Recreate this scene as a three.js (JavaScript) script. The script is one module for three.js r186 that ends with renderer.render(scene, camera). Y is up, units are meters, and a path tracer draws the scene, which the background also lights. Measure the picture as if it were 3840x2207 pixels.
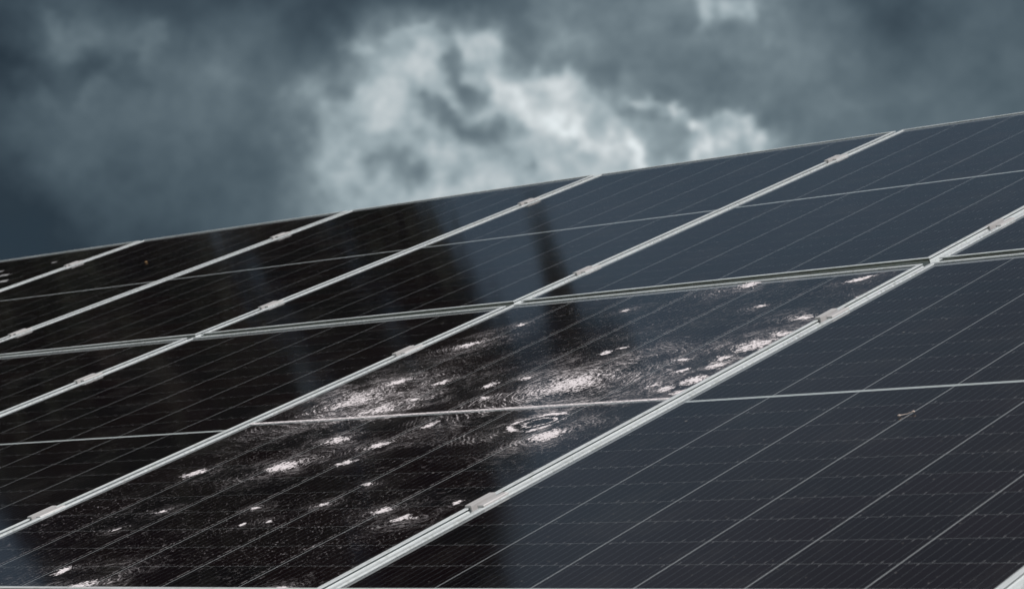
import * as THREE from 'three';
import { mergeGeometries, toCreasedNormals } from 'three/addons/utils/BufferGeometryUtils.js';
import { RoundedBoxGeometry } from 'three/addons/geometries/RoundedBoxGeometry.js';

// ------------------------------------------------------------------ camera, exposure, sun
const TILT = 0.3679079;                 // tilt of the panel array (21 degrees)
const BASE = 1.25;                      // height of the lower edge of the array above the ground
const EXPOSURE = 2.55;
const scene = new THREE.Scene();
const renderer = new THREE.WebGLRenderer({ antialias: true });
renderer.toneMapping = THREE.LinearToneMapping;
renderer.toneMappingExposure = EXPOSURE;
renderer.shadowMap.enabled = true;

const eye = new THREE.Vector3(1.3305, BASE + 0.009, 2.3141);
const look = new THREE.Vector3(-0.6571, 0.1188, -0.7444).normalize();
const camera = new THREE.PerspectiveCamera(14.056, 3840 / 2207, 0.05, 2000);
camera.position.copy(eye);
camera.lookAt(eye.clone().addScaledVector(look, 10));
camera.focus = 4.3;
camera.userData.fStop = 14;
scene.add(camera);
camera.updateMatrixWorld(true);

const sun = new THREE.DirectionalLight(new THREE.Color(1.0, 0.975, 0.94), 1.5);
sun.position.set(0.52, 0.85, 0.06).multiplyScalar(40);
sun.target.position.set(-2, BASE, -1);
sun.position.add(sun.target.position);
sun.castShadow = true;
sun.shadow.radius = 24;
sun.shadow.mapSize.set(2048, 2048);
Object.assign(sun.shadow.camera, { left: -9, right: 9, top: 9, bottom: -9, near: 1, far: 90 });
scene.add(sun, sun.target);

// ------------------------------------------------------------------ noise
function hash3(x, y, z) {
  let h = (Math.imul(x, 374761393) + Math.imul(y, 668265263) + Math.imul(z, 1274126177)) | 0;
  h = Math.imul(h ^ (h >>> 13), 1103515245); h = Math.imul(h ^ (h >>> 15), 2246822519);
  return ((h ^ (h >>> 16)) >>> 0) / 4294967296;
}
const fade = (t) => t * t * t * (t * (t * 6 - 15) + 10);
function noise(x, y, z = 0) {           // value noise, 0..1
  const X = Math.floor(x), Y = Math.floor(y), Z = Math.floor(z), u = fade(x - X), v = fade(y - Y), w = fade(z - Z);
  const l = (a, b, t) => a + (b - a) * t;
  return l(l(l(hash3(X, Y, Z), hash3(X + 1, Y, Z), u), l(hash3(X, Y + 1, Z), hash3(X + 1, Y + 1, Z), u), v),
    l(l(hash3(X, Y, Z + 1), hash3(X + 1, Y, Z + 1), u), l(hash3(X, Y + 1, Z + 1), hash3(X + 1, Y + 1, Z + 1), u), v), w);
}
function fbm(x, y, z, oct) {            // about -1..1
  let s = 0, a = 0.5, n = 0;
  for (let i = 0; i < oct; i++) { s += a * (noise(x, y, z) * 2 - 1); n += a; a *= 0.5; x = x * 2.03 + 17.1; y = y * 2.03 + 5.3; z = z * 2.03 + 9.7; }
  return s / n * 1.6;
}
function rough(x, y, z, oct) {          // the same with stronger fine octaves
  let s = 0, a = 0.5, n = 0;
  for (let i = 0; i < oct; i++) { s += a * (noise(x, y, z) * 2 - 1); n += a; a *= 0.66; x = x * 1.97 + 7.1; y = y * 1.97 + 3.3; z = z * 1.97 + 1.7; }
  return s / n * 1.9;
}
function random(seed) { let a = seed >>> 0; return () => { a = (a + 0x6D2B79F5) | 0; let t = Math.imul(a ^ (a >>> 15), 1 | a); t = (t + Math.imul(t ^ (t >>> 7), 61 | t)) ^ t; return ((t ^ (t >>> 14)) >>> 0) / 4294967296; }; }
const smooth = (a, b, x) => { const t = Math.min(1, Math.max(0, (x - a) / (b - a))); return t * t * (3 - 2 * t); };

// ------------------------------------------------------------------ sky: broken storm cloud, laid out by direction
// cloud brightness north-west, in steps of azimuth and height; elsewhere the cloud deck goes on as plain noise
const CLOUD = [
  [72, 86, 74, 76, 78, 72, 88, 88, 112, 118, 130, 138, 106, 90, 92, 96],
  [70, 106, 92, 94, 94, 84, 152, 150, 132, 124, 124, 128, 112, 92, 97, 98],
  [68, 94, 98, 104, 102, 112, 176, 164, 142, 124, 114, 122, 118, 97, 101, 100],
  [76, 96, 102, 108, 108, 150, 176, 168, 186, 152, 120, 118, 114, 105, 104, 100],
  [80, 97, 101, 104, 104, 162, 170, 154, 184, 166, 158, 138, 112, 107, 107, 103],
  [72, 90, 92, 96, 100, 166, 166, 170, 178, 180, 164, 162, 118, 105, 105, 103],
  [59, 78, 82, 88, 104, 160, 168, 172, 174, 178, 164, 152, 118, 104, 104, 102],
  [51, 66, 75, 83, 107, 156, 166, 172, 172, 172, 162, 145, 116, 104, 104, 102],
  [50, 60, 69, 79, 103, 152, 162, 168, 168, 168, 158, 140, 114, 102, 102, 100]];
// wisps and holes: x, y, half length, half width, turn (degrees), brighter or darker by
const WISPS = [
  [1738, 26, 48, 24, 40, 38], [1836, 12, 46, 22, -30, 32], [1914, 84, 26, 14, 0, 16],
  [893, 129, 32, 15, 10, 30], [976, 90, 34, 15, -20, 14], [1050, 68, 44, 18, -10, 20], [1150, 96, 24, 26, 50, 16], [1204, 104, 26, 22, 60, 22], [1228, 160, 18, 40, -10, 22],
  [1118, 140, 42, 18, 70, -36], [1158, 205, 44, 26, 40, -46], [1112, 250, 22, 12, 0, 16], [1185, 170, 16, 22, 0, 14],
  [1075, 268, 40, 14, 12, -26], [1125, 292, 50, 22, 20, -36], [1190, 318, 54, 15, 8, -34], [1001, 421, 42, 34, 10, -38], [1030, 360, 20, 30, 20, -14], [1326, 387, 12, 14, 0, -26], [925, 396, 22, 12, -20, -14],
  [1384, 198, 48, 24, 15, 36], [1262, 232, 22, 34, -25, 22], [1312, 290, 34, 16, 25, 26], [1428, 328, 54, 13, 32, 34], [1552, 372, 15, 34, -18, 46], [1574, 412, 12, 26, -10, 40], [1490, 346, 40, 12, 25, 20],
  [1643, 267, 30, 16, 15, 66], [1600, 245, 44, 14, 25, 34], [1713, 304, 20, 14, 20, 36], [1818, 306, 40, 28, 15, 62], [1728, 310, 26, 14, 15, 40], [1756, 358, 15, 32, 5, 40], [1890, 356, 28, 14, 20, 34], [1800, 362, 30, 12, 0, 14],
  [1476, 192, 36, 22, 20, -22], [1552, 272, 26, 14, 20, -26], [1677, 350, 26, 24, 0, -26], [1618, 340, 30, 22, 10, -16], [1958, 300, 40, 18, 0, -10], [1409, 104, 50, 24, 0, 14], [1390, 40, 70, 30, 0, 10], [1290, 70, 36, 40, 0, -26],
  [160, 100, 56, 34, 10, 20], [120, 55, 30, 22, 0, 14], [372, 75, 46, 22, -40, 20], [345, 125, 40, 18, 10, 15], [235, 220, 24, 46, 20, 16], [215, 165, 34, 26, 0, -18], [90, 235, 70, 16, 40, 15], [310, 175, 60, 20, -10, -13], [30, 150, 60, 60, 0, -12], [470, 60, 60, 30, 0, -10], [560, 170, 90, 26, 10, 8], [690, 150, 60, 30, 0, -7],
  [785, 235, 30, 40, 0, 18], [690, 232, 30, 14, 20, 14], [760, 420, 50, 60, 0, 10], [845, 200, 30, 24, 0, -14], [2239, 64, 90, 46, 20, -14], [2279, 236, 70, 20, 30, 5], [2080, 260, 60, 20, 10, 6], [2180, 288, 60, 14, 10, -6]]
  .map(([x, y, a, b, t, k]) => ({ x, y, a: a * (k < 0 ? 1.3 : 1.15), b: b * (k < 0 ? 1.6 : 1.25), c: Math.cos(t * Math.PI / 180), s: Math.sin(t * Math.PI / 180), k: k * (k < 0 ? 0.95 : 1.0) }));
function makeSky() {
  const W = 4096, H = 2048, data = new Float32Array(W * H * 4);
  const right = new THREE.Vector3(), up = new THREE.Vector3(), back = new THREE.Vector3();
  camera.matrixWorld.extractBasis(right, up, back);
  const F = 5904.6;                     // 2533 steps across 24.2 degrees
  const lin = (c) => { c /= 255; return c <= 0.04045 ? c / 12.92 : Math.pow((c + 0.055) / 1.055, 2.4); };
  const cr = (a, b, c, d, t) => b + 0.5 * t * (c - a + t * (2 * a - 5 * b + 4 * c - d + t * (3 * (b - c) + d - a)));
  const cell = (i, j) => CLOUD[Math.min(8, Math.max(0, j))][Math.min(15, Math.max(0, i))];
  const sheet = (x, y) => {
    const gx = x / 168.87, gy = y / 80, i = Math.floor(gx), j = Math.floor(gy), u = gx - i, v = gy - j, r = [];
    for (let k = -1; k < 3; k++) r.push(cr(cell(i - 1, j + k), cell(i, j + k), cell(i + 1, j + k), cell(i + 2, j + k), u));
    return cr(...r, v);
  };
  for (let row = 0; row < H; row++) {
    const el = ((row + 0.5) / H - 0.5) * Math.PI, cy = Math.cos(el), sy = Math.sin(el);
    for (let col = 0; col < W; col++) {
      const az = ((col + 0.5) / W - 0.5) * 2 * Math.PI, dx = cy * Math.cos(az), dz = cy * Math.sin(az), k = (row * W + col) * 4;
      let g;
      if (sy < -0.02) g = 92;
      else {
        const depth = -(dx * back.x + sy * back.y + dz * back.z);
        let near = 0, x = 0, y = 0;
        if (depth > 0.3) {
          x = 1266.5 + F * (dx * right.x + sy * right.y + dz * right.z) / depth;
          y = 728 - F * (dx * up.x + sy * up.y + dz * up.z) / depth;
          const out = Math.max(0, -x, x - 2533, -y, y - 900);
          near = 1 - smooth(0, 700, out);
        }
        g = 65 + 32 * smooth(0.2, 0.42, sy) - 27 * smooth(0.47, 0.66, sy) + 10 * fbm(dx * 3.1 + 3, sy * 5, dz * 3.1, 4) + 5 * fbm(dx * 14, sy * 20, dz * 14, 3);
        if (near > 0) {
          const w1 = fbm(dx * 26, sy * 26, dz * 26, 4), w2 = fbm(dx * 26 + 40, sy * 26, dz * 26, 4), w3 = fbm(dx * 80, sy * 80 + 9, dz * 80, 3), w4 = fbm(dx * 80 + 5, sy * 80, dz * 80 + 30, 3);
          const w5 = rough(dx * 150 + 3, sy * 150, dz * 150, 3), w6 = rough(dx * 150, sy * 150 + 8, dz * 150, 3);
          const px = x + 20 * w1 + 16 * w3 + 12 * w5, py = y + 15 * w2 + 14 * w4 + 10 * w6;
          let s = sheet(px, py);
          const wx = x + 12 * w1 + 30 * w3 + 15 * w5, wy = y + 10 * w2 + 26 * w4 + 14 * w6;
          for (const q of WISPS) {
            const ex = wx - q.x, ey = wy - q.y, a = (ex * q.c + ey * q.s) / q.a, b = (ey * q.c - ex * q.s) / q.b, d = a * a + b * b;
            if (d < 7) s += q.k * Math.exp(-d);
          }
          s += 0.16 * Math.max(0, s - 95) * smooth(110, 160, s) * (s > 150 ? 1 : -1) * smooth(0, 12, Math.abs(s - 150));
          const lively = smooth(95, 165, s);
          s += 20 * lively * (0.3 - Math.abs(fbm(dx * 62 + 11, sy * 70, dz * 62, 4)));
          s += (5 + 14 * lively) * rough(dx * 90, sy * 100, dz * 90, 4) + 6 * lively * fbm(dx * 46, sy * 46, dz * 46 + 3, 4) + 3.5 * fbm(dx * 40 + 7, sy * 40, dz * 40, 3);
          g += (s - g) * near;
        }
      }
      const t = smooth(60, 180, g);
      const high = smooth(0.44, 0.58, sy), slate = smooth(0.2, 0.42, sy) * (1 - high);   // cloud at middle heights is a little bluer, the deck overhead more neutral
      data[k] = lin(g - 15 - 2 * slate + 9 * high + 7 * smooth(165, 215, g) + 2.5 * (1 - smooth(50, 95, g))) / EXPOSURE; data[k + 1] = lin(g - slate - high) / EXPOSURE; data[k + 2] = lin(g + 10 - 4 * t + 5 * slate - 3 * smooth(165, 215, g) - 2 * high) / EXPOSURE; data[k + 3] = 1;
    }
  }
  const t = new THREE.DataTexture(data, W, H, THREE.RGBAFormat, THREE.FloatType);
  t.mapping = THREE.EquirectangularReflectionMapping; t.magFilter = t.minFilter = THREE.LinearFilter; t.wrapS = THREE.RepeatWrapping; t.needsUpdate = true;
  return t;
}
scene.background = makeSky();
scene.environment = scene.background;

// ------------------------------------------------------------------ helpers
const names = new Map();
function numbered(name) { const n = names.get(name) ?? 0; names.set(name, n + 1); return n ? `${name}_${String(n).padStart(3, '0')}` : name; }
function lit(o) { o.castShadow = o.receiveShadow = true; return o; }
function mesh(name, geometry, material, parent) { const m = lit(new THREE.Mesh(geometry, material)); m.name = name; parent.add(m); return m; }
function thing(name, label, category, group) { const o = new THREE.Group(); o.name = numbered(name); o.userData = { label, category }; if (group) o.userData.group = group; scene.add(o); return o; }
function tag(o, label, category, group) { o.name = numbered(o.name); o.userData = { label, category }; if (group) o.userData.group = group; return o; }
const flat = (g) => { const n = g.index ? g.toNonIndexed() : g; n.computeVertexNormals(); return n; };

// array axes: x along the rows, y up the slope, z out of the glass
const TURN = new THREE.Quaternion().setFromEuler(new THREE.Euler(TILT - Math.PI / 2, 0, 0));
const onArray = (x, y, z = 0) => new THREE.Vector3(x, y, z).applyQuaternion(TURN).add(new THREE.Vector3(0, BASE, 0));
const PW = 1.04, PL = 1.6896, PITCH = 1.05997, ROW = 1.71427, DEEP = 0.035;

// ------------------------------------------------------------------ materials
const rgb = (r, g, b) => new THREE.Color().setRGB(r, g, b);
function grainTexture(w, h, fn, srgb) {
  const d = new Uint8Array(w * h * 4);
  for (let j = 0; j < h; j++) for (let i = 0; i < w; i++) { const c = fn(i, j), k = (j * w + i) * 4; d[k] = c[0]; d[k + 1] = c[1]; d[k + 2] = c[2]; d[k + 3] = 255; }
  const t = new THREE.DataTexture(d, w, h); t.magFilter = THREE.LinearFilter; t.minFilter = THREE.LinearMipmapLinearFilter; t.generateMipmaps = true;
  t.wrapS = t.wrapT = THREE.RepeatWrapping; if (srgb) t.colorSpace = THREE.SRGBColorSpace; t.needsUpdate = true; return t;
}
const brushed = grainTexture(512, 64, (i, j) => { const v = 205 + 30 * fbm(i / 90, j / 3, 2, 3) + 14 * fbm(i / 9, j / 9, 7, 2); return [v, v, v]; });
const worn = grainTexture(1024, 64, (i, j) => { const a = fbm(i / 160, j / 20, 12, 4), b = noise(i / 3, j / 2.5, 5), c = smooth(0.25, 0.9, fbm(i / 26, j / 7, 33, 3)); const v = Math.min(255, 246 + 8 * a - 20 * c - (b > 0.93 ? 22 : 0)); return [v, v, v - 3 * c]; }, true);
const frameMetal = new THREE.MeshStandardMaterial({ color: rgb(0.85, 0.89, 0.905), metalness: 0.28, roughness: 0.4, roughnessMap: brushed, map: worn });
const clampMetal = new THREE.MeshStandardMaterial({ color: rgb(0.66, 0.64, 0.64), metalness: 0.3, roughness: 0.5, roughnessMap: brushed });
const railMetal = new THREE.MeshStandardMaterial({ color: rgb(0.5, 0.5, 0.5), metalness: 0.7, roughness: 0.5 });
const steel = new THREE.MeshStandardMaterial({ color: rgb(0.3, 0.29, 0.28), metalness: 0.8, roughness: 0.45 });
const galvanised = new THREE.MeshStandardMaterial({ color: rgb(0.36, 0.37, 0.38), metalness: 0.6, roughness: 0.6 });
const under = (r, g, b) => new THREE.MeshPhysicalMaterial({ color: rgb(r, g, b), roughness: 0.9, metalness: 0, specularIntensity: 0 });
const cellMaterials = [under(0.0055, 0.0035, 0.0047), under(0.0064, 0.0034, 0.0047), under(0.0048, 0.0037, 0.0052), under(0.0059, 0.0034, 0.0050)];
const backsheet = under(0.27, 0.285, 0.295);
const stripWhite = under(0.46, 0.50, 0.51);
const wireSilver = under(0.10, 0.11, 0.12);
const tabSilver = under(0.20, 0.20, 0.21);
const glass = new THREE.MeshPhysicalMaterial({ color: rgb(1, 1, 1), transmission: 1, thickness: 0, roughness: 0.08, ior: 1.5, metalness: 0 });

// ------------------------------------------------------------------ the ground under the array
const groundMap = grainTexture(512, 512, (i, j) => { const a = fbm(i / 60, j / 60, 1, 4), b = fbm(i / 6, j / 6, 4, 3); return [74 + 18 * a + 14 * b, 78 + 16 * a + 18 * b, 48 + 10 * a + 8 * b]; }, true);
groundMap.repeat.set(120, 120);
{
  const g = mesh('ground', new THREE.CircleGeometry(600, 64).rotateX(-Math.PI / 2), new THREE.MeshStandardMaterial({ map: groundMap, roughness: 1 }), scene);
  g.userData = { kind: 'structure', label: 'flat grassy ground under the panel array' };
}

// ------------------------------------------------------------------ solar panels
// frame section: u runs inwards from the outer face, z up; a lip over the glass, a groove along the side, a flange below
const LIP = [[0.0008, -0.0008], [0.0012, -0.0002], [0.0019, 0], [0.0088, 0], [0.0093, -0.0002], [0.0096, -0.0006], [0.0096, -0.0026]];
const LONG_SIDE = [[0.0008, -0.0017], ...LIP, [0.0076, -0.0026], [0.0076, -0.033], [0.026, -0.033], [0.026, -DEEP], [0, -DEEP], [0, -0.0060], [0.0005, -0.0050], [0.0016, -0.0045], [0.0062, -0.0044], [0.0062, -0.0018]];
const SHORT_SIDE = [[0.0008, -0.0018], ...LIP, [0.0088, -0.0026], [0.0088, -0.033], [0.026, -0.033], [0.026, -DEEP], [0.0, -DEEP], [0.0, -0.0335], [0.0078, -0.0330], [0.0078, -0.0019]];
function frameBar(length, SECTION) {
  const shape = new THREE.Shape(SECTION.map(([u, z]) => new THREE.Vector2(u, z)));
  const tri = THREE.ShapeUtils.triangulateShape(shape.getPoints(), []), n = SECTION.length, pos = [], uv = [];
  const P = (k, end) => { const [u, z] = SECTION[k % n]; const m = u + 0.00025; return [end ? length - m : m, u, z]; };
  const push = (...v) => v.forEach((p) => { pos.push(...p); uv.push(p[0] * 3, (p[1] + p[2]) * 12); });
  const area = THREE.ShapeUtils.area(SECTION.map(([u, z]) => new THREE.Vector2(u, z)));
  for (let k = 0; k < n; k++) {
    const a = P(k, 0), b = P(k + 1, 0), c = P(k + 1, 1), d = P(k, 1);
    if (area < 0) push(a, d, c, a, c, b); else push(a, c, d, a, b, c);
  }
  for (const t of tri) { push(P(t[0], 0), P(t[2], 0), P(t[1], 0)); push(P(t[0], 1), P(t[1], 1), P(t[2], 1)); }
  const g = new THREE.BufferGeometry();
  g.setAttribute('position', new THREE.Float32BufferAttribute(pos, 3)); g.setAttribute('uv', new THREE.Float32BufferAttribute(uv, 2));
  g.computeVertexNormals();
  return toCreasedNormals(g, 0.7);
}
const longBar = frameBar(PL, LONG_SIDE), shortBar = frameBar(PW, SHORT_SIDE);

const GLASS_Z = -0.0018, CELL_Z = -0.0042, MARGIN = 0.017, CELL_W = 0.1655, GAP_X = 0.0027, GAP_Y = 0.0008, STRIP = 0.0095;
const colX = (i) => (i - 2.5) * (CELL_W + GAP_X);                       // six columns of cells
const endY = 0.021;
const cellGeometry = new THREE.BoxGeometry(1, 1, 1);
const glassGeometry = new THREE.PlaneGeometry(PW - 0.016, PL - 0.016);
const sheetGeometry = new THREE.BoxGeometry(PW - 0.006, PL - 0.006, 0.0006);
const stripGeometry = new THREE.BoxGeometry(PW - 2 * 0.0135, STRIP, 0.0007);
function strands() {                    // round wires that run over the cells, and the short tabs where they hop from cell to cell
  const wires = [], tabs = [], r = random(5), quad = (w, l, x, y) => new THREE.PlaneGeometry(w, l).translate(x, y, 0);
  for (let half = 0; half < 2; half++) {
    const y0 = half ? STRIP / 2 : -PL / 2 + endY, y1 = half ? PL / 2 - endY : -STRIP / 2, step = (y1 - y0) / 10;
    for (let i = 0; i < 6; i++) for (let k = 0; k < 10; k++) {
      const x = colX(i) + (k - 4.5) * 0.0164;
      wires.push(quad(0.00042, y1 - y0, x, (y0 + y1) / 2));
      for (let j = 1; j < 10; j++) {
        const s = (k + j) % 2 ? 1 : -1, l = 0.004 + 0.005 * r();
        if (r() < 0.86) tabs.push(quad(0.0011, l, x + 0.0006 * (r() - 0.5), y0 + j * step + s * (l / 2 + 0.0008)));
      }
    }
  }
  return [mergeGeometries(wires), mergeGeometries(tabs)];
}
const [wireGeometry, tabGeometry] = strands();

const dust = (() => {                  // sparse grit and dried drops lying on the glass
  const w = 1024, h = 1664, d = new Uint8Array(w * h * 4).fill(0), r = random(404);
  for (let n = 0; n < 380; n++) {
    const x = r() * w, y = r() * h, big = r() < 0.02, q = big ? 1.4 + 1.4 * r() : 0.5 + 0.6 * r(), v = big ? 90 + 80 * r() : 40 + 80 * r();
    for (let j = Math.floor(y - 4); j <= y + 4; j++) for (let i = Math.floor(x - 4); i <= x + 4; i++) if (i >= 0 && j >= 0 && i < w && j < h) { const e = Math.hypot(i - x, j - y) / q, k = (j * w + i) * 4; d[k] = Math.max(d[k], v * Math.exp(-e * e)); }
  }
  for (let j = 0; j < h; j++) for (let i = 0; i < w; i++) { const k = (j * w + i) * 4, f = 4 * smooth(0.15, 0.7, fbm(i / 90, j / 120, 5, 4)) * noise(i / 2.5, j / 2.5, 3); d[k] = d[k + 1] = d[k + 2] = Math.max(d[k], f); d[k + 3] = 255; }
  const t = new THREE.DataTexture(d, w, h); t.magFilter = THREE.LinearFilter; t.needsUpdate = true;
  return new THREE.MeshStandardMaterial({ color: rgb(0.55, 0.53, 0.5), roughness: 1, alphaMap: t, transparent: true });
})();
const dustGeometry = new THREE.PlaneGeometry(PW - 0.022, PL - 0.022);
const panelSpots = [];
function solarPanel(c, r, label, { mid = 0, lift = [0, 0, 0] } = {}) {
  // base of the panel: middle of its lower edge, underside of its frame; the lifts (mm) are of its lower left, lower right and upper left corners
  const t = thing('solar_panel', label, 'solar panel', 'solar panels of the tilted array');
  const p00 = new THREE.Vector3(-c * PITCH - PW, r * ROW, lift[0] / 1000), p10 = new THREE.Vector3(-c * PITCH, r * ROW, lift[1] / 1000), p01 = new THREE.Vector3(-c * PITCH - PW, r * ROW + PL, lift[2] / 1000);
  const ex = p10.clone().sub(p00).normalize(), ez = ex.clone().cross(p01.clone().sub(p00)).normalize(), ey = ez.clone().cross(ex);
  const q = new THREE.Quaternion().setFromRotationMatrix(new THREE.Matrix4().makeBasis(ex, ey, ez));
  const low = r ? 0 : 0.0135;         // the lower row hangs a little below the line
  p00.y -= low; p10.y -= low; t.scale.y = (PL + low) / PL;
  const base = p00.clone().add(p10).multiplyScalar(0.5).addScaledVector(ez, -DEEP);
  t.position.copy(onArray(base.x, base.y, base.z)); t.quaternion.copy(TURN).multiply(q);
  const Z = DEEP, MY = PL / 2;
  for (const [g, x, y, turn] of [[shortBar, -PW / 2, 0, 0], [longBar, PW / 2, 0, 1], [shortBar, PW / 2, PL, 2], [longBar, -PW / 2, PL, 3]]) {
    const b = mesh('frame_bar', g, frameMetal, t); b.position.set(x, y, Z); b.rotation.z = turn * Math.PI / 2;
  }
  mesh('backsheet', sheetGeometry, backsheet, t).position.set(0, MY, Z + CELL_Z - 0.00042);
  const pane = mesh('glass_pane', glassGeometry, glass, t); pane.position.set(0, MY, Z + GLASS_Z);
  const rand = random(1000 + c * 37 + r * 11);
  for (let half = 0; half < 2; half++) {
    const y0 = half ? MY + mid + STRIP / 2 : endY, y1 = half ? PL - endY : MY + mid - STRIP / 2, step = (y1 - y0) / 10;
    for (let i = 0; i < 6; i++) for (let j = 0; j < 10; j++) {
      const m = mesh('solar_cell', cellGeometry, cellMaterials[Math.floor(rand() * 4)], t);
      m.scale.set(CELL_W, step - GAP_Y, 0.00012); m.position.set(colX(i), y0 + (j + 0.5) * step, Z + CELL_Z - 0.00006);
    }
  }
  mesh('centre_strip', stripGeometry, stripWhite, t).position.set(0, MY + mid, Z + CELL_Z - 0.00025);
  const w = mesh('cell_wires', wireGeometry, wireSilver, t); w.position.set(0, MY, Z + CELL_Z + 0.0001); w.userData.kind = 'stuff';
  const k = mesh('wire_tabs', tabGeometry, tabSilver, t); k.position.set(0, MY, Z + CELL_Z + 0.0002); k.userData.kind = 'stuff';
  const u = mesh('dust_specks', dustGeometry, dust, t); u.position.set(0, MY, Z + GLASS_Z + 0.0002); u.rotation.z = (c + r) % 2 ? Math.PI : 0;
  panelSpots.push([c, r, t]);
  return t;
}
const columnWord = ['', '', 'first', 'second', 'third', 'fourth', 'fifth'];
const shattered = solarPanel(1, 0, 'dark solar panel with shattered glass, white impact marks and rings of fine cracks', { mid: 0.0185, lift: [2, 0, 1] });
solarPanel(0, 0, 'clean dark solar panel with a dried twig lying on its glass', { mid: 0 });
solarPanel(-1, 0, 'dark solar panel beside the twig panel, on the side away from the shattered one');
solarPanel(2, 0, 'clean black solar panel of the lower row, first column beyond the shattered panel', { mid: -0.002, lift: [0, 0, -1] });
solarPanel(3, 0, 'clean black solar panel of the lower row, second column beyond the shattered panel', { mid: -0.002 });
solarPanel(4, 0, 'clean black solar panel of the lower row, third column beyond the shattered panel', { mid: -0.002 });
solarPanel(-1, 1, 'dark solar panel of the upper row, one column past the twig panel');
solarPanel(0, 1, 'dark solar panel directly up the slope from the twig panel', { mid: -0.005, lift: [1, 2, 0] });
solarPanel(1, 1, 'clean solar panel directly up the slope from the shattered panel', { mid: -0.005, lift: [1, 3, 0] });
for (let c = 2; c <= 4; c++) solarPanel(c, 1, `clean black solar panel of the upper row, ${columnWord[c]} column beyond the shattered panel`, { mid: -0.004, lift: [c === 3 ? -1 : 0, c === 2 ? 1 : 0, -2] });
const spotted = solarPanel(5, 1, 'dark solar panel with a few faint pale spots at its upper end', { lift: [0, 0, -2] });
solarPanel(6, 1, 'dark solar panel in the upper row next to the faintly spotted one');

// ------------------------------------------------------------------ impact marks and crack rings in the glass of the shattered panel
// x, y (metres from the lower left corner of the panel), radius; a fourth number marks a ring
const SPLASH = [[0.164, 1.363, 0.033], [0.189, 1.494, 0.016], [0.189, 1.096, 0.035], [0.341, 1.076, 0.025], [0.184, 0.988, 0.075], [0.316, 0.91, 0.051], [0.36, 0.959, 0.022], [0.5, 1.034, 0.019], [0.557, 1.061, 0.018], [0.549, 0.94, 0.021],
  [0.715, 0.995, 0.09], [0.818, 0.764, 0.047, 1], [0.902, 0.688, 0.036], [0.379, 0.721, 0.027], [0.527, 0.681, 0.028], [0.536, 0.587, 0.022], [0.391, 0.582, 0.033], [0.178, 0.559, 0.023], [0.707, 0.456, 0.013], [0.859, 0.341, 0.023],
  [0.937, 0.292, 0.02], [0.981, 0.369, 0.011], [0.547, 0.79, 0.02], [0.653, 0.288, 0.01], [0.541, 0.36, 0.013], [0.313, 0.358, 0.012], [0.379, 0.081, 0.019], [0.508, 0.007, 0.035], [0.956, 0.0, 0.016], [0.652, 1.65, 0.037],
  [0.942, 1.62, 0.023], [0.986, 1.352, 0.031], [0.439, 1.533, 0.016], [0.811, 1.461, 0.017], [0.643, 1.2, 0.019], [0.665, 1.229, 0.013], [0.996, 1.168, 0.043], [1.0, 0.966, 0.035], [0.889, 1.106, 0.016], [0.925, 0.957, 0.015],
  [1.03, 1.467, 0.025], [0.982, 1.098, 0.028], [1.0, 1.05, 0.03], [1.005, 1.23, 0.028], [0.965, 0.925, 0.026], [1.012, 0.895, 0.022], [0.93, 1.04, 0.018], [0.688, 0.364, 0.013], [0.594, 0.281, 0.009], [0.29, 0.276, 0.011]];
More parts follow.
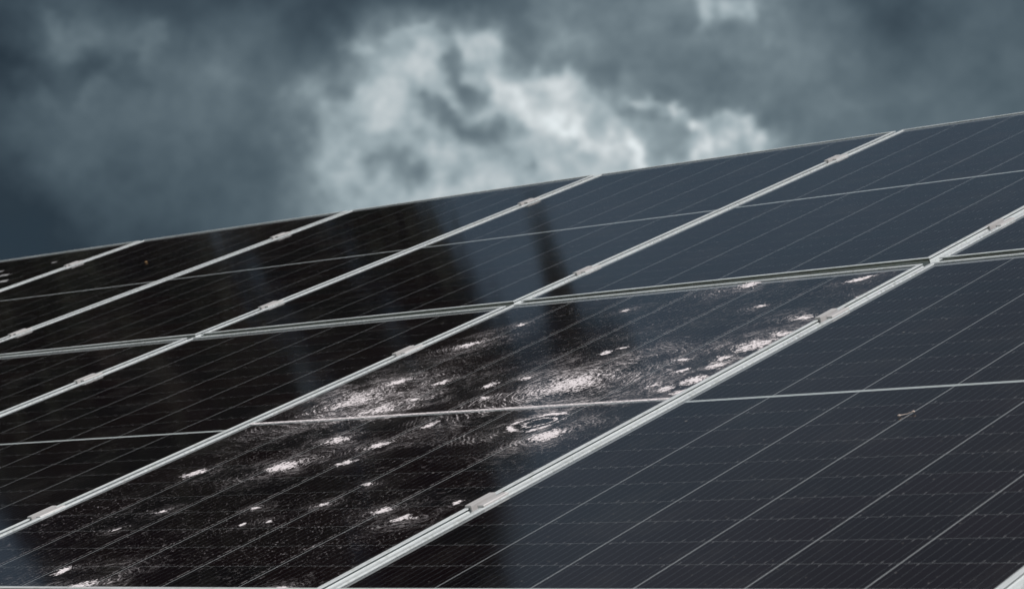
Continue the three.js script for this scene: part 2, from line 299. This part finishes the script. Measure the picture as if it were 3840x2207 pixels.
function crackMap() {
  const w = 1260, h = 2048, d = new Uint8Array(w * h * 4), s = PW / w;
  for (let j = 0; j < h; j++) for (let i = 0; i < w; i++) {
    const x = (i + 0.5) * s, y = (j + 0.5) / h * PL;
    const a1 = fbm(x * 14, y * 14, 1, 3), a2 = fbm(x * 14, y * 14, 8, 3), f1 = noise(x * 210, y * 210, 3), f2 = noise(x * 520, y * 520, 6), f3 = noise(x * 900, y * 900, 2);
    const px = x + 0.012 * a1 + 0.003 * (f1 - 0.5), py = y + 0.012 * a2 + 0.003 * (noise(x * 210, y * 210, 9) - 0.5);
    let core = 0, halo = 0, lines = 0, hush = 1;
    for (const [cx, cy, r, ring] of SPLASH) {
      const ex = px - cx, ey = py - cy, dd = Math.sqrt(ex * ex + ey * ey), q = dd / r;
      if (q > 6) continue;
      const turn = Math.atan2(ey, ex);
      if (ring) { hush = smooth(0.7, 1.0, q); const m = (q - 1) / 0.2, m2 = (q - 0.5) / 0.1, part = 0.35 + 0.65 * smooth(0.3, 0.6, noise(turn * 1.3 + 9, 1, 5)); core = Math.max(core, 1.02 * part * Math.exp(-m * m), 0.78 * Math.exp(-m2 * m2)); }
      else core = Math.max(core, (r > 0.04 ? 0.84 : 0.98) * Math.exp(-Math.pow(q * (1 + 0.5 * (noise(turn * 1.6 + 20, cx * 50, cy * 50) - 0.5)), 2) * (r > 0.04 ? 1.1 : 1.4)));
      const near = (r > 0.04 ? 0.95 : r > 0.026 ? 0.55 : 0.3) * Math.exp(-q * q / (r > 0.04 ? 5.5 : 6));
      if (near < 0.03) continue;
      halo = Math.max(halo, near);
      // dried rings round the splash, broken into strokes
      const band = dd / 0.0074 + 0.9 * a1 + 0.25 * f1, n = Math.floor(band), e = Math.abs(band - n - 0.5) * 2, dash = noise(turn * (n + 3) * 0.3 + 50, n * 3.7, cx * 90);
      lines = Math.max(lines, (1 - smooth(0.14, 0.5, e)) * smooth(0.4, 0.7, dash) * near);
    }
    const fine = 0.45 * f1 + 0.35 * f2 + 0.2 * f3, patch = smooth(-0.45, 0.35, fbm(x * 16, y * 16, 31, 3));
    let v = smooth(0.54, 0.84, core * 1.05 + (fine - 0.5) * 1.55) * (0.72 + 0.28 * f2);
    v = Math.max(v, Math.min(1, lines * 1.1) * hush * (0.12 + 0.88 * patch) * (0.3 + 0.7 * smooth(0.2, 0.6, noise(x * 200, y * 200, 81))));
    v = Math.max(v, smooth(0.55, 0.9, 0.5 * f2 + 0.5 * f3) * halo * hush * (0.25 + 0.75 * patch) * 0.62);
    const worm = 1 - Math.abs(fbm(x * 60, y * 60, 44, 3)) * 6;
    v = Math.max(v, smooth(0.25, 0.95, worm) * smooth(0.5, 0.78, noise(x * 120, y * 120, 12)) * Math.max(halo, 0.12) * patch * 0.62);
    const grit = noise(x * 400, y * 400, 55), area = smooth(-0.35, 0.7, fbm(x * 6, y * 6, 61, 3));
    v = Math.max(v, smooth(0.92 - 0.05 * halo, 0.99, grit) * (0.1 + 0.9 * area) * (0.4 + 0.25 * halo));
    // crazed glass sparkles along the gaps between the cells and whitens the centre strip
    const lx = Math.min(...[0, 1, 2, 3, 4].map((q) => Math.abs(x - PW / 2 - (colX(q) + colX(q + 1)) / 2)));
    v = Math.max(v, smooth(0.0017, 0.0003, lx) * smooth(0.3, 0.75, noise(x * 300, y * 330, 71)) * 0.22);
    const ly = Math.abs(y - PL / 2 - 0.0185) + 0.003 * (f1 - 0.5);
    v = Math.max(v, smooth(0.0058, 0.0038, ly) * (0.42 + 0.5 * smooth(0.3, 0.7, fine)));
    const k = (j * w + i) * 4; d[k] = d[k + 1] = d[k + 2] = Math.round(255 * Math.min(1, v)); d[k + 3] = 255;
  }
  const t = new THREE.DataTexture(d, w, h); t.magFilter = THREE.LinearFilter; t.minFilter = THREE.LinearFilter; t.needsUpdate = true; return t;
}
{
  const m = new THREE.MeshStandardMaterial({ color: rgb(0.88, 0.815, 0.84), roughness: 1, alphaMap: crackMap(), transparent: true });
  const s = mesh('shattered_glass', new THREE.PlaneGeometry(PW, PL), m, shattered);
  // only the part inside the frame lips: trim the sheet and its uv
  const k = 0.0098, g = s.geometry, p = g.attributes.position, uv = g.attributes.uv;
  for (let i = 0; i < 4; i++) { p.setXY(i, Math.sign(p.getX(i)) * (PW / 2 - k), Math.sign(p.getY(i)) * (PL / 2 - k)); uv.setXY(i, p.getX(i) / PW + 0.5, p.getY(i) / PL + 0.5); }
  s.position.set(0, PL / 2, DEEP + GLASS_Z + 0.0004);
  s.userData.label = 'white impact marks and rings of fine cracks in the glass';
}
{
  const w = 512, h = 512, d = new Uint8Array(w * h * 4), r = random(77), spots = [];
  for (let i = 0; i < 16; i++) spots.push([0.1 + 0.8 * r(), 0.1 + 0.8 * r(), 0.02 + 0.035 * r()]);
  for (let j = 0; j < h; j++) for (let i = 0; i < w; i++) {
    const x = i / w, y = j / h, n = noise(i / 6, j / 6, 2); let c = 0;
    for (const [a, b, q] of spots) { const e = Math.hypot(x - a + 0.02 * (noise(i / 30, j / 30, 1) - 0.5), y - b) / q; c = Math.max(c, Math.exp(-e * e)); }
    const k = (j * w + i) * 4; d[k] = d[k + 1] = d[k + 2] = 150 * smooth(0.4, 0.9, c + (n - 0.5) * 0.7); d[k + 3] = 255;
  }
  const t = new THREE.DataTexture(d, w, h); t.magFilter = THREE.LinearFilter; t.needsUpdate = true;
  const s = mesh('pale_spots', new THREE.PlaneGeometry(0.9, 0.5), new THREE.MeshStandardMaterial({ color: rgb(0.55, 0.55, 0.56), roughness: 1, alphaMap: t, transparent: true }), spotted);
  s.position.set(0, 1.36, DEEP + GLASS_Z + 0.0004);
}

// ------------------------------------------------------------------ mid clamps in the gaps between the columns
function clampBody() {
  const s = new THREE.Shape(), g = (PITCH - PW) / 2, e = 0.0004, T = 0.0027, o = g + 0.0088;
  [[-o, e], [-o, e + T * 0.7], [-o + 0.0008, e + T], [-g + T + 0.0004, e + T], [-g + T + 0.0006, e + T - 0.0008], [-g + T + 0.0006, -0.0165], [g - T - 0.0006, -0.0165], [g - T - 0.0006, e + T - 0.0006], [g - T, e + T],
    [o - 0.0008, e + T], [o, e + T * 0.7], [o, e], [g - 0.0006, e], [g - 0.0006, -0.0190], [-g + 0.0006, -0.0190], [-g + 0.0006, e]].forEach(([x, z], i) => (i ? s.lineTo(x, z) : s.moveTo(x, z)));
  const b = new THREE.ExtrudeGeometry(s, { depth: 0.058, bevelEnabled: true, bevelThickness: 0.0005, bevelSize: 0.0004, bevelSegments: 1 });
  b.rotateX(Math.PI / 2).translate(0, 0.029, 0);      // profile in x-z, length along y
  return b;
}
const clampGeometry = clampBody();
const boltGeometry = mergeGeometries([new THREE.CylinderGeometry(0.0058, 0.0062, 0.006, 6).toNonIndexed(), new THREE.CylinderGeometry(0.0036, 0.0036, 0.026, 10).translate(0, -0.012, 0).toNonIndexed()]).rotateX(Math.PI / 2);
const seamWord = ['on the outer twig panel seam', 'between shattered and twig columns', 'beyond the shattered column', 'on second seam beyond shattered column', 'on third seam beyond shattered column', 'beside the faintly spotted panel', 'beyond the faintly spotted panel'];
const RAILS = [0.207 * PL, 0.796 * PL, ROW + 0.157 * PL, ROW + 0.802 * PL];
for (let k = 0; k <= 6; k++) for (let n = 0; n < 4; n++) {
  if (k >= 4 && n < 1 || k === 6 && n < 2) continue;
  const jitter = ((k * 7 + n * 13) % 5 - 2) * 0.003;
  const t = thing('panel_clamp', `grey metal clamp ${seamWord[k]}, ${n % 2 ? 'higher' : 'lower'} one in ${n < 2 ? 'lower' : 'upper'} row`, 'clamp', 'clamps holding the panels');
  t.position.copy(onArray(-(k - 1) * PITCH - PW - (PITCH - PW) / 2, RAILS[n] + jitter, 0)); t.quaternion.copy(TURN);
  mesh('clamp_body', clampGeometry, clampMetal, t);
  mesh('bolt', boltGeometry, steel, t).position.set(0, 0, -0.0085);
}

// ------------------------------------------------------------------ the rack that carries the panels
{
  const t = thing('mounting_rack', 'metal rack of rails, sloping beams and posts under the solar panels', 'rack');
  const x0 = -7.6, x1 = 1.25, mid = (x0 + x1) / 2;
  for (const y of RAILS) { const b = mesh('rail', new RoundedBoxGeometry(x1 - x0, 0.04, 0.04, 1, 0.003), railMetal, t); b.position.copy(onArray(mid, y, -DEEP - 0.0205)); b.quaternion.copy(TURN); }
  for (const x of [-6.6, -4.2, -1.8, 0.6]) {
    const b = mesh('beam', new RoundedBoxGeometry(0.06, 3.5, 0.09, 1, 0.004), galvanised, t); b.position.copy(onArray(x, 1.72, -DEEP - 0.041 - 0.045)); b.quaternion.copy(TURN);
    for (const y of [0.55, 2.95]) {
      const p = onArray(x, y, -DEEP - 0.041 - 0.085), q = mesh('post', new RoundedBoxGeometry(0.1, p.y + 0.3, 0.1, 1, 0.006), galvanised, t); q.position.set(x, (p.y - 0.3) / 2, p.z);
    }
  }
}

// ------------------------------------------------------------------ small things lying on the glass
const dry = new THREE.MeshStandardMaterial({ color: rgb(0.66, 0.55, 0.49), roughness: 0.9 });
const ochre = new THREE.MeshStandardMaterial({ color: rgb(0.42, 0.26, 0.12), roughness: 0.9 });
const black = new THREE.MeshStandardMaterial({ color: rgb(0.012, 0.012, 0.012), roughness: 0.7 });
{
  const t = thing('dried_twig', 'small tan dried twig with a curled husk lying on the glass', 'twig');
  const a = onArray(-0.5175, 0.6865, GLASS_Z + 0.001); t.position.copy(a); t.quaternion.copy(TURN); t.scale.setScalar(0.8);
  const pts = [[-0.011, -0.010, 0.0005], [-0.006, -0.006, 0.0016], [0, 0, 0.001], [0.005, 0.004, 0.002], [0.009, 0.0075, 0.002]].map((p) => new THREE.Vector3(...p));
  mesh('stalk', new THREE.TubeGeometry(new THREE.CatmullRomCurve3(pts), 20, 0.0006, 6), dry, t);
  const h = new THREE.IcosahedronGeometry(0.0024, 2), p = h.attributes.position;
  for (let i = 0; i < p.count; i++) { const k = 1 + 0.5 * (noise(p.getX(i) * 900, p.getY(i) * 900, p.getZ(i) * 900) - 0.5); p.setXYZ(i, p.getX(i) * k * 1.3, p.getY(i) * k, p.getZ(i) * k * 0.8); }
  h.computeVertexNormals();
  mesh('husk', h, dry, t).position.set(0.0095, 0.008, 0.0026);
  mesh('husk', h, dry, t).position.set(-0.0105, -0.0095, 0.0018);
  const fork = [[-0.006, -0.006, 0.0014], [-0.009, -0.0052, 0.002], [-0.012, -0.006, 0.0012]].map((q) => new THREE.Vector3(...q));
  mesh('side_shoot', new THREE.TubeGeometry(new THREE.CatmullRomCurve3(fork), 8, 0.0004, 5), dry, t);
}
function flake(name, label, category, x, y, size, material, seed) {
  const g = new THREE.IcosahedronGeometry(1, 2), p = g.attributes.position;
  for (let i = 0; i < p.count; i++) { const k = 0.7 + 0.7 * noise(p.getX(i) * 1.7 + seed, p.getY(i) * 1.7, p.getZ(i) * 1.7); p.setXYZ(i, p.getX(i) * k * size, p.getY(i) * k * size * 1.5, (p.getZ(i) * k * 0.5 + 0.4) * size); }
  g.computeVertexNormals();
  const m = mesh(name, g, material, scene); tag(m, label, category); m.position.copy(onArray(x, y, GLASS_Z + 0.0004)); m.quaternion.copy(TURN);
}
flake('leaf_flake', 'ochre leaf flake on the glass of the third upper panel beyond the shattered one', 'leaf', -4.7166, 2.9123, 0.0030, ochre, 3);
flake('black_speck', 'tiny black speck on the glass of the shattered panel', 'speck', -1.7931, 1.5324, 0.0019, black, 9);
flake('black_speck', 'tiny black speck on the clean panel above the shattered one', 'speck', -1.9001, 1.8731, 0.0016, black, 14);

// ------------------------------------------------------------------ tall trees behind the array, seen only as dark reflections in the glass
const bark = new THREE.MeshStandardMaterial({ color: rgb(0.05, 0.042, 0.034), roughness: 1 });
const leafGreen = new THREE.MeshStandardMaterial({ color: rgb(0.03, 0.036, 0.02), roughness: 0.9, side: THREE.DoubleSide });
// a point by its bearing and height seen from the middle of the array
const spot = onArray(-1.8, 1.35);
const from = (azDeg, elDeg, dist) => { const a = azDeg * Math.PI / 180; return new THREE.Vector3(spot.x - Math.sin(a) * dist, spot.y + Math.tan(elDeg * Math.PI / 180) * dist, spot.z - Math.cos(a) * dist); };
function tree(label, az, dist, lean, clumps, seed) {
  const root = from(az, 0, dist); root.y = 0;
  const t = thing('broadleaf_tree', label, 'tree', 'tall trees behind the array'); t.position.copy(root);
  const r = random(seed), limbs = [], leaves = [], nrm = [];
  const fork = new THREE.Vector3(lean.x * 0.4, 9.2, lean.z * 0.4);
  const tube = (pts, r0, r1) => {
    const c = new THREE.CatmullRomCurve3(pts), g = new THREE.TubeGeometry(c, 14, 1, 9), p = g.attributes.position;
    for (let i = 0; i < p.count; i++) { const k = Math.floor(i / 10) / 14, o = c.getPointAt(k), q = r0 + (r1 - r0) * k; p.setXYZ(i, o.x + (p.getX(i) - o.x) * q, o.y + (p.getY(i) - o.y) * q, o.z + (p.getZ(i) - o.z) * q); }
    g.computeVertexNormals(); return g;
  };
  const trunk = tube([new THREE.Vector3(0, -0.3, 0), new THREE.Vector3(0.05, 3, 0.08), new THREE.Vector3(lean.x * 0.15, 6, lean.z * 0.15), fork], 0.48, 0.34);
  for (const [cx, cy, cz, rx, ry, rz, n, size = 1] of clumps) {
    const c = new THREE.Vector3(cx, cy, cz), m = fork.clone().lerp(c, 0.5); m.y += 0.6;
    if (size > 0.6 && limbs.length < 40) limbs.push(tube([fork, m, c], 0.14, 0.02));
    for (let i = 0; i < n; i++) {
      let a, b, d; do { a = r() * 2 - 1; b = r() * 2 - 1; d = r() * 2 - 1; } while (a * a + b * b + d * d > 1);
      const p = new THREE.Vector3(cx + a * rx, cy + b * ry, cz + d * rz), s = (0.12 + 0.14 * r()) * size;
      const u = new THREE.Vector3(r() - 0.5, r() - 0.5, r() - 0.5).normalize(), v = new THREE.Vector3(r() - 0.5, r() - 0.5, r() - 0.5).cross(u).normalize(), w = u.clone().cross(v);
      const A = p.clone().addScaledVector(u, s * 1.5), B = p.clone().addScaledVector(v, s * 0.7), C = p.clone().addScaledVector(u, -s * 1.5), D = p.clone().addScaledVector(v, -s * 0.7);
      leaves.push(...A.toArray(), ...B.toArray(), ...C.toArray(), ...A.toArray(), ...C.toArray(), ...D.toArray());
      for (let q = 0; q < 6; q++) nrm.push(w.x, w.y, w.z);
    }
  }
  const thin = clumps.filter((q) => q[7] && q[7] < 0.62).map((q) => new THREE.Vector3(q[0], q[1], q[2]));
  if (thin.length) limbs.push(tube([fork, fork.clone().lerp(thin[0], 0.5).add(new THREE.Vector3(0, 1.2, 0)), ...thin], 0.16, 0.008));   // the long bough
  mesh('trunk', trunk, bark, t);
  mesh('limbs', mergeGeometries(limbs), bark, t);
  const g = new THREE.BufferGeometry(); g.setAttribute('position', new THREE.Float32BufferAttribute(leaves, 3)); g.setAttribute('normal', new THREE.Float32BufferAttribute(nrm, 3));
  mesh('crown', g, leafGreen, t);
}
{
  const dist = 32, az = 60, root = from(az, 0, dist); root.y = 0;
  // clumps by bearing and height as seen from the array, in metres from the foot of the trunk
  const clump = (a, e, ra, re, n, dd = 0, deep = 2.4) => { const p = from(a + 1.4, e, dist + dd).sub(root); return [p.x, p.y, p.z, ra * 0.56, re * 0.62, deep, n]; };
  const list = [];
  // columns of foliage with thin places between them: bearing, half width, leaves, lowest height
  for (const [a, ra, n, e0] of [[47.2, 0.4, 40, 20.6], [47.7, 0.4, 90, 20.4], [48.1, 0.35, 260, 20.0], [48.4, 0.25, 420, 19.6], [49.6, 0.3, 90, 19.4], [50.9, 0.5, 1700, 18.6], [52.4, 0.25, 70, 18.4], [54.2, 0.8, 2000, 17.8], [55.6, 0.4, 700, 17.4], [57.2, 1.1, 1900, 16.8], [59.2, 1.1, 1700, 16.4], [61.0, 1.0, 1500, 16.2]])
    for (let e = e0; e < 32; e += 1.7) {
      const b = a + 0.18 * Math.sin(e * 1.7 + a) + Math.max(0, e - 26) * 0.85 * (63 - a) / 14;
      if (b > 62.4) continue;
      const open = b > 59.4 && e > 23.6;
      const wide = a < 49 ? 1 + Math.max(0, e - 25.5) * 0.7 : 1;
      list.push([...clump(b - 1.4, e, ra * wide, 1.5, open ? n * 0.4 : n, 0.5 * Math.sin(e + a), 0.7), 0.62]);
    }
  // a long bough reaching out to the side with a drooping spray at its tip
  for (const [a, e, ra, re, n, k] of [[47.2, 26.0, 0.7, 0.45, 500, 0.6], [46.3, 26.0, 0.7, 0.5, 650, 0.5], [45.4, 26.1, 0.9, 0.7, 560, 0.45], [44.5, 26.4, 0.6, 0.6, 170, 0.4], [44.2, 26.8, 0.9, 0.8, 150, 0.5], [45.4, 27.0, 1.0, 0.8, 260, 0.5], [45.0, 25.3, 0.4, 0.55, 330, 0.33], [44.8, 24.7, 0.24, 0.5, 230, 0.28], [44.65, 24.1, 0.16, 0.5, 170, 0.26],
    [44.52, 23.5, 0.1, 0.5, 140, 0.2], [44.38, 22.9, 0.08, 0.5, 110, 0.18], [44.22, 22.3, 0.06, 0.45, 70, 0.16]]) list.push([...clump(a - 1.4, e, ra, re, n, 0, 0.35), k]);
  tree('tall dark leafy tree with a long drooping bough, standing behind the array', az, dist, { x: 1.5, z: -1.2 }, list, 11);
  const d2 = 36, r2 = from(72, 0, d2); r2.y = 0;
  const l2 = []; for (let i = 0; i < 9; i++) { const p = from(69.5 + (i % 3) * 2.4, 15 + Math.floor(i / 3) * 5, d2 + (i % 2) * 2).sub(r2); l2.push([p.x, p.y, p.z, 2.3, 2.6, 2.4, 2200]); }
  tree('tall dark leafy tree beside the one with the drooping bough', 72, d2, { x: 0.6, z: 0.5 }, l2, 23);
}

renderer.render(scene, camera);
